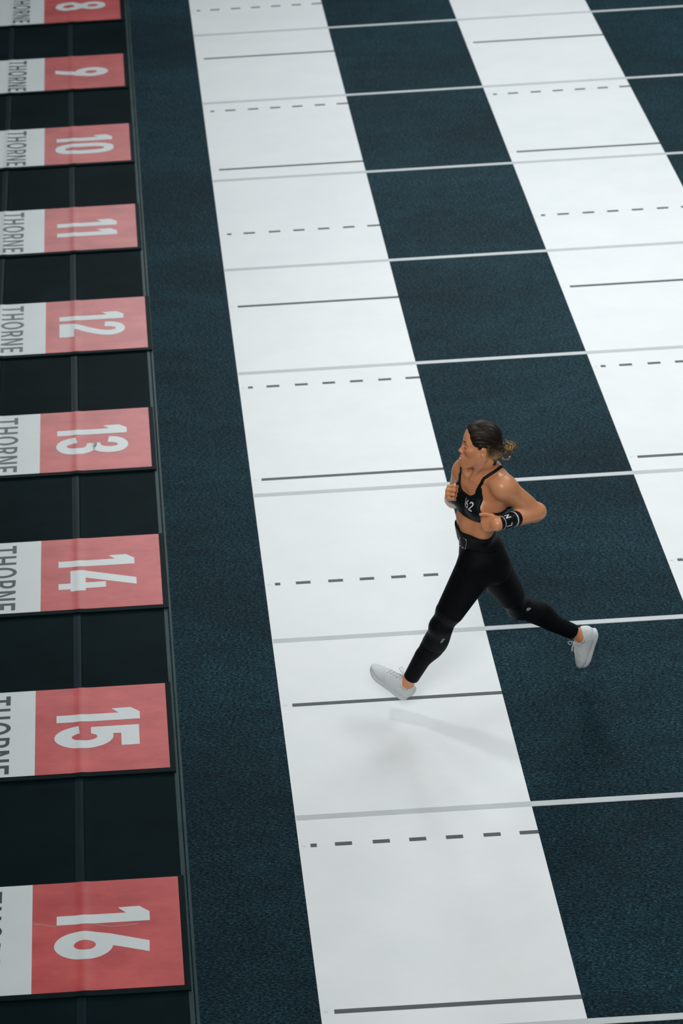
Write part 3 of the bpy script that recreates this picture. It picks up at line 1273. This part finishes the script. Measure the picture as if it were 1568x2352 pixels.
# wristbands
def band(el, wr, t0, t1, armg, nm, lab):
    ax = nrm(wr - el)
    g = Grp()
    g.u(Cone(lerp(el, wr, t0 - .05), lerp(el, wr, t1 + .05), .0375, .0315), 0)
    g.inter(below(lerp(el, wr, t1), ax), .004)
    g.inter(below(lerp(el, wr, t0), -ax), .004)
    c = lerp(el, wr, .5 * (t0 + t1))
    o = surface(g, c - .085, c + .085, .003, nm, M_bra, runner, RO)
    o['label'] = lab
    for t, wd in ((t0 + .10 * (t1 - t0) * 2.3, .0075), (t1 - .17 * (t1 - t0), .0036)):
        gg = Grp()
        p = lerp(el, wr, t)
        gg.u(Off(Cone(lerp(el, wr, t0 - .05), lerp(el, wr, t1 + .05), .0375, .0315), .0008), 0)
        gg.inter(below(p + ax * wd / 2, ax), 0)
        gg.inter(below(p - ax * wd / 2, -ax), 0)
        s_ = surface(gg, p - .05, p + .05, .0016, 'band_stripe', M_print, o, RO)
        s_['label'] = 'white stripe round the wristband'
    return o, g, ax


bo, bg, bax = band(elL, wrL, .50, 1.00, armL, 'wristband', 'wide black wristband with white stripes and letters')
cen = lerp(elL, wrL, .762)
NLL = [[[(0, 0), (.012, 0), (.012, .045), (.040, 0), (.052, 0), (.052, .075), (.040, .075), (.040, .030), (.012, .075), (0, .075)]]]
LL = [[[(0, 0), (.044, 0), (.044, .013), (.013, .013), (.013, .075), (0, .075)]]]
vdir = nrm([.0, -.80, .60])
dn = nrm(np.cross(bax, vdir))
for k, (sh_, an_) in enumerate(((NLL, 36), (LL, -22), (LL, -74))):
    a_ = math.radians(an_)
    o_ = math.cos(a_) * vdir + math.sin(a_) * (-dn if (-dn)[2] > 0 else dn)
    rt_ = nrm(np.cross(-bax * -1, o_))
    if rt_[2] < 0:
        rt_ = -rt_
    cc_ = cen - rt_ * .012
    upv = np.cross(o_, rt_)
    decal('band_letter', shift(sh_, 0), bg, cc_ - upv * .017, o_, rt_, .40, M_print, bo, .0012, 0, .005, .10)
bo2, bg2, _ = band(elR, wrR, .66, .98, armR, 'wristband', 'black wristband with white stripes round the far wrist')

# ---------------------------------------------------------------- face details
for s in (1, -1):
    e = Ell(hd(.0728, s * .031, -.0240), (.0128, .0130, .0080), Hf)
    g = Grp()
    g.u(e, 0)
    eo = surface(g, hd(.0735, s * .031, -.0225) - .02, hd(.0735, s * .031, -.0225) + .02, .0018, 'eye', M_eye, runner, RO)
    g = Grp()
    g.u(Ell(hd(.0845, s * .032, -.0250), (.0030, .0050, .0045), Hf), 0)
    surface(g, hd(.0845, s * .032, -.0250) - .009, hd(.0845, s * .032, -.0250) + .009, .0012, 'iris', M_iris, eo, RO)
lash = []
for s in (1, -1):
    lash.append(([hd(.0865 - .26 * abs(a - .030), s * a, -.0225 - .10 * abs(a - .032)) for a in np.linspace(.019, .046, 8)], .0014))
lash = [([snap(head, p, .0006)[0] for p in q], r) for q, r in lash]
for q_ in lash:
    tube_mesh('eyelash', [q_], M_lash, runner, RO)
brow = []
for s in (1, -1):
    brow.append(([hd(.0915 - 5.5 * max(a - .02, 0) ** 2 - .06 * (a - .012), s * a, .0025 + .10 * (a - .012) - 4.5 * (a - .030) ** 2 * (a > .03)) for a in np.linspace(.012, .052, 10)], [.0012, .0022, .0026, .0027, .0026, .0024, .0021, .0018, .0014, .0008]))
brow = [([snap(head, p, .0003)[0] for p in q], r) for q, r in brow]
for q_ in brow:
    tube_mesh('eyebrow', [q_], M_lash, runner, RO)
lips = [([hd(.1005 - 12 * a * a, a, -.0765 + .15 * abs(a)) for a in np.linspace(-.019, .019, 11)], [.0012, .0024, .0030, .0032, .0033, .0030, .0033, .0032, .0030, .0024, .0012]),
        ([hd(.0950 - 12 * a * a, a, -.0945 + 8 * a * a) for a in np.linspace(-.017, .017, 11)], [.0012, .0024, .0032, .0036, .0038, .0038, .0038, .0036, .0032, .0024, .0012])]
tube_mesh('lips', lips, M_lip, runner, RO, 8)
teeth = [([hd(.0925 - 14 * a * a, a, -.0800) for a in np.linspace(-.013, .013, 9)], .0026)]
tube_mesh('teeth', teeth, M_tooth, runner, RO, 8)

# ---------------------------------------------------------------- hair
hairline = [(.079, .066), (.066, .045), (.057, .020), (.046, .000), (.030, -.012), (.012, -.022), (.004, -.012), (-.020, -.003), (-.030, -.020), (-.036, -.060), (-.052, -.092), (-.085, -.098), (-.2, -.095), (-.2, .2), (.090, .2)]


def hair_region(P):
    q = (P - H0) @ Hf
    return poly2(hairline, q[:, 0], q[:, 2])


def strandy(P):
    """thickness of the combed hair: streaks run back to the knot"""
    q = (P - H0) @ Hf
    x, y, z = q[:, 0] + .105, q[:, 1], q[:, 2] + .045
    an = np.arctan2(y, z + .02)
    return .0016 * np.sin(an * 46 + 9 * x) * np.sin(an * 17 - 14 * x + 1)


cap = Grp()
cap.u(Ell(hd(-.004, 0, .022), (.0890, .0785, .0875), Hf), 0)
cap.u(Ell(hd(.034, 0, .030), (.0560, .0655, .0560), Hf), .02)
cap.u(Cone(hd(-.055, 0, -.020), hd(-.092, 0, -.038), .052, .026), .03)
cap.u(Cone(hd(-.045, 0, -.045), hd(-.052, 0, -.085), .046, .036), .02)


class Hair(Grp):
    pass


hairS = Grp()
hairS.u(cap, 0)
hairS.inter(Fn(hair_region), .004)
hairF = Fn(lambda P: hairS.ev(P) - strandy(P))
hg = Grp()
hg.u(hairF, 0)
lo_, hi_ = H0 - .15, H0 + .15
hr = surface(hg, lo_, hi_, .0026, 'hair', M_hair, runner, RO)
hr['label'] = 'brown hair combed back, blonde lower strands'
N, L, B = nodes(M_hair)
# brown crown, blonde near the ears and nape: dyed hair, follows the head
mp = coords(M_hair, (1, 1, 1))
sx = N.new('ShaderNodeSeparateXYZ')
L.new(mp.outputs[0], sx.inputs[0])
hn = noise(M_hair, (26, 26, 150), 1.0, 4, 0.6, (0, -.45, 0), 0.3)
mt = N.new('ShaderNodeMath')
mt.operation = 'MULTIPLY_ADD'
mt.inputs[1].default_value = 0.055
L.new(hn.outputs[0], mt.inputs[0])
L.new(sx.outputs[2], mt.inputs[2])
mr = N.new('ShaderNodeMapRange')
mr.inputs['From Min'].default_value = 1.535
mr.inputs['From Max'].default_value = 1.635
L.new(mt.outputs[0], mr.inputs[0])
hcol = ramp(M_hair, mr.outputs[0], [(0.0, (0.02, 0.013, 0.008)), (0.22, (0.05, 0.033, 0.016)), (0.42, (0.36, 0.26, 0.115)), (0.58, (0.22, 0.15, 0.065)), (0.72, (0.04, 0.026, 0.014)), (1.0, (0.015, 0.010, 0.007))])
hv = ramp(M_hair, hn.outputs[0], [(0.35, (0.55, 0.55, 0.55)), (0.65, (1.5, 1.45, 1.35))])
L.new(mixc(M_hair, hcol.outputs[0], hv.outputs[0], 1.0, 'MULTIPLY'), B.inputs['Base Color'])
bump(M_hair, hn.outputs[0], 0.5, 0.002)

# fine strands combed over the cap toward the knot
rng = random.Random(3)
knot = hd(-.100, 0, -.030)
paths, pathsb = [], []
for i in range(300):
    # start on the hairline or parting
    s = rng.choice((1, 1, -1))
    t = rng.random()
    if i % 3 == 0:
        st = (.075 - .05 * t, s * (.002 + .055 * t), .085)
    else:
        hl = hairline[rng.choice((0, 1, 2, 3, 4, 5, 7, 8, 9, 10))]
        st = (hl[0] - .006, s * .1, hl[1] + .004 + .02 * rng.random())
    a = hd(*st)
    pts = []
    off = .0003 + .0012 * rng.random()
    n = 9
    for j in range(n):
        tt = j / (n - 1) * .93
        p = lerp(a, knot, tt)
        q0 = H0 + Hf @ V3(-.01, 0, .005)
        d = nrm(p - q0 + Hf @ V3(0, s * .03 * (1 - tt), .03 * (1 - tt) * (st[2] > .05)))
        q = q0 + d * .16
        for _ in range(8):
            e = cap.ev(q[None])[0]
            if e < 4e-4:
                break
            q = q - d * e * .9
        q = q + d * off
        pts.append(q)
    r_ = .0003 + .0004 * rng.random()
    low = st[2] < .02
    (pathsb if (low and rng.random() < .62) or rng.random() < .03 else paths).append((pts, [r_ * .15, r_ * .5] + [r_] * (n - 3) + [r_ * .5]))
h1 = tube_mesh('hair_strands', paths, M_hair, hr, RO, 4)
h1['kind'] = 'stuff'
h2 = tube_mesh('blonde_strands', pathsb, M_blond, hr, RO, 4)
h2['kind'] = 'stuff'
h2['label'] = 'blonde highlighted strands above the ear'
# messy bun
bc_ = V3(1.078, -.528, 1.550)
buns = []
ax_ = nrm(bc_ - knot)
e1 = nrm(np.cross(ax_, V3(0, 0, 1)))
e2 = np.cross(ax_, e1)
for i in range(64):
    a0 = rng.uniform(0, 6.28)
    arcn = rng.uniform(1.6, 4.4)
    h0 = rng.uniform(-.019, .019)
    rr0 = math.sqrt(max(.027 ** 2 - h0 * h0, 0)) * rng.uniform(.80, 1.0)
    tx, ty = rng.gauss(0, .32), rng.gauss(0, .32)
    pts = []
    for k in range(15):
        t = a0 + arcn * k / 14
        x_, y_ = math.cos(t), math.sin(t)
        w_ = rr0 * (1 - .10 * math.cos(3 * k / 14))
        pts.append(bc_ + (e1 * x_ + e2 * y_) * w_ + ax_ * (h0 + (tx * x_ + ty * y_) * .020))
    rb = rng.uniform(.0013, .0030)
    buns.append((pts, [rb * .4, rb * .8] + [rb] * 11 + [rb * .8, rb * .3]))
for i in range(16):       # loose ends
    t = rng.uniform(0, 6.28)
    d_ = nrm((e1 * math.cos(t) + e2 * math.sin(t)) + ax_ * rng.uniform(-.2, .9))
    d2 = nrm(np.cross(d_, ax_) + d_ * .6)
    buns.append(([bc_ + d_ * .020, bc_ + d_ * .030 + d2 * .004, bc_ + d_ * .036 + d2 * .012, bc_ + d_ * rng.uniform(.036, .044) + d2 * .020], [.0007, .0006, .0005, .0002]))
bun = tube_mesh('hair_bun', buns, M_blond, hr, RO, 6)
bun['label'] = 'small messy blonde bun'
N, L, B = nodes(M_blond)
bnz = noise(M_blond, (75, 75, 75), 1.0, 4, 0.6)
br_ = ramp(M_blond, bnz.outputs[0], [(0.36, (0.035, 0.022, 0.011)), (0.52, (0.22, 0.15, 0.068)), (0.66, (0.56, 0.43, 0.22))])
L.new(br_.outputs[0], B.inputs['Base Color'])
g = Grp()
g.u(Ell(bc_, (.021, .020, .020)), 0)
surface(g, bc_ - .03, bc_ + .03, .003, 'bun_core', M_hair, hr, RO)
lp = smoothpath([knot + V3(.0, -.006, .0), knot + V3(.006, -.016, -.020), knot + V3(.020, -.020, -.036), knot + V3(.040, -.018, -.034), knot + V3(.046, -.012, -.022)], 5)
lp2 = [p + V3(.003, -.005, .003) for p in lp]
lo = tube_mesh('loose_curl', [(lp, [.0045] * (len(lp) - 1) + [.002]), (lp2, [.0030] * (len(lp) - 1) + [.001]), ([p + V3(-.004, -.002, -.001) for p in lp], .0026)], M_blond, hr, RO)
tie = [knot + V3(.010, 0, -.002) + (V3(0, 1, 0) * math.cos(t) + V3(.25, 0, .97) * math.sin(t)) * .0125 for t in np.linspace(0, 6.2832, 20)]
tube_mesh('hair_tie', [(tie, .0055)], M_tie, hr, RO, 8)


# ---------------------------------------------------------------- shoes
def shoe(an, D, U, shin, lgf, tagcol, lab):
    S = np.cross(U, D)
    R_ = np.stack([D, S, U], 1) * .92
    Ri = np.stack([D, S, U], 1) / .92
    R1 = np.stack([D, S, U], 1)
    o = an - U * .078 - D * .050           # ground point under the heel end, sole bottom
    q = lambda a, b, c: o + R_ @ V3(a, b, c)
    root = None
    # outline of the sole
    prof = [(0, 0, .000), (.012, .026, 0), (.05, .034, 0), (.10, .033, 0), (.15, .041, 0), (.19, .047, 0), (.225, .043, 0), (.252, .028, 0), (.264, 0, 0)]
    pp = [(a, b) for a, b, _ in prof] + [(a, -b * .96) for a, b, _ in prof[1:-1]][::-1]
    pp = chaikin(pp)
    pg = polygrid(pp, -.02, .29, -.07, .07, .0015)

    def sole_f(P):
        l = (P - o) @ Ri
        x, y, z = l[:, 0], l[:, 1], l[:, 2]
        lift = .020 * np.clip((x - .18) / .085, 0, 1) ** 2 + .010 * np.clip((.035 - x) / .035, 0, 1) ** 2
        th = .034 - .010 * np.clip((x - .08) / .12, 0, 1)
        d2 = pg(x, y) - .004 + (z - .015) * .10
        dz = np.abs(z - lift - th / 2) - th / 2
        k = np.maximum(d2, dz)
        return -smin(-d2, -dz, .009)
    sg = Grp()
    sg.u(Fn(sole_f), 0)
    up = Grp()
    up.u(Ell(q(.050, 0, .055), (.050, .0335, .045), R1), 0)
    up.u(Cone(q(.050, 0, .050), q(.185, 0, .043), .034, .030, S, 1.15), .02)
    up.u(Ell(q(.200, .001, .038), (.062, .0445, .026), R1), .02)
    up.u(Ell(q(.130, 0, .040), (.09, .038, .034), R1), .02)
    up.u(Cone(q(.075, 0, .080), q(.150, 0, .062), .026, .024, S, 1.1), .02)      # tongue ridge
    up.u(Cone(q(.012, 0, .060), q(.010, 0, .088), .016, .014, S, 1.5), .015)       # heel tab
    up.u(Cone(q(.040, .0, .070), q(.075, .0, .078), .034, .028), .02)
    up.inter(below(q(0, 0, .022), -U), .004)
    up.sub(Cone(an - shin * .012, an - shin * .10, .031, .040), .006)
    lo_ = np.minimum.reduce([q(a, b, c) for a in (-.02, .29) for b in (-.07, .07) for c in (-.02, .14)])
    hi_ = np.maximum.reduce([q(a, b, c) for a in (-.02, .29) for b in (-.07, .07) for c in (-.02, .14)])
    so = surface(up, lo_, hi_, .0028, 'shoe', M_shoe, runner, RO)
    so['label'] = lab
    sl = surface(sg, lo_, hi_, .0028, 'sole', M_sole, so, RO)
    sl['label'] = 'thick pale sole'
    # sock
    k = Grp()
    k.u(Off(Grp([(lgf[0], 'u', 0), (lgf[1], 'u', .012)]), .0035), 0)
    k.inter(below(an - shin * .004, nrm(U * .8 - shin * .8)), .003)
    k.inter(Fn(lambda P: np.linalg.norm(P - an, axis=1) - .062), 0)
    surface(k, an - .08, an + .08, .003, 'sock', M_sock, so, RO)
    # laces: crossings and two bow loops
    ls = []
    for i in range(5):
        x = .098 + i * .018
        for sg_ in (1, -1):
            pts = []
            for t in np.linspace(-1, 1, 7):
                y = t * .022
                p0 = q(x + .009 * t * sg_, y, .15)
                for _ in range(16):
                    e = up.ev(p0[None])[0]
                    if e < 3e-4:
                        break
                    p0 = p0 - U * e * .9
                pts.append(p0 + U * .0016)
            ls.append((pts, .0019))
    kx = q(.098, 0, .112)
    for sg_ in (1, -1):
        ls.append((smoothpath([kx, kx + D * .012 + S * sg_ * .018 + U * .012, kx + D * .030 + S * sg_ * .034 + U * .016, kx + D * .038 + S * sg_ * .026 + U * .006, kx + D * .018 + S * sg_ * .012 + U * .004, kx], 4), .0016))
        ls.append((smoothpath([kx, kx + D * .014 + S * sg_ * .022 + U * .002, kx + D * .034 + S * sg_ * .040 - U * .006], 4), .0014))
    tube_mesh('laces', ls, M_shoe, so, RO, 5)
    if tagcol:
        vt = []
        for a_, b_ in ((.088, .004), (.097, .004), (.100, -.030), (.091, -.030)):
            p0 = q(a_, b_, .125)
            for _ in range(22):
                e = up.ev(p0[None])[0]
                if e < 3e-4:
                    break
                p0 = p0 - nrm(U - S * .35) * e * .8
            vt.append(p0 + U * .001 - S * .001)
        nn = U * .003 - S * .001
        mm = mesh_of('lace_tag', [p - RO for p in vt] + [p + nn - RO for p in vt], [(0, 1, 2, 3), (4, 5, 6, 7)[::-1], (0, 4, 5, 1), (1, 5, 6, 2), (2, 6, 7, 3), (3, 7, 4, 0)])
        link_mesh('lace_tag', mm, M_tie, so)
        bm = bmesh.new()
        for i in range(5):
            p0 = q(.100 + i * .017, -.030, .12)
            dd = -S * .35 + U
            dd = nrm(dd)
            for _ in range(18):
                e = up.ev(p0[None])[0]
                if e < 3e-4:
                    break
                p0 = p0 - dd * e * .9
            bmesh.ops.create_icosphere(bm, subdivisions=1, radius=.0017, matrix=Matrix.Translation(Vector(p0 - RO)))
        me = bpy.data.meshes.new('eyelets')
        bm.to_mesh(me)
        bm.free()
        link_mesh('eyelets', me, M_tie, so)
    return so


shoe(anL, DL, UL, nrm(anL - knL), (legL, footL), True, 'front white running shoe, toe raised')
shoe(anR, DR, UR, nrm(anR - knR), (legR, footR), False, 'rear white running shoe hanging toe down')
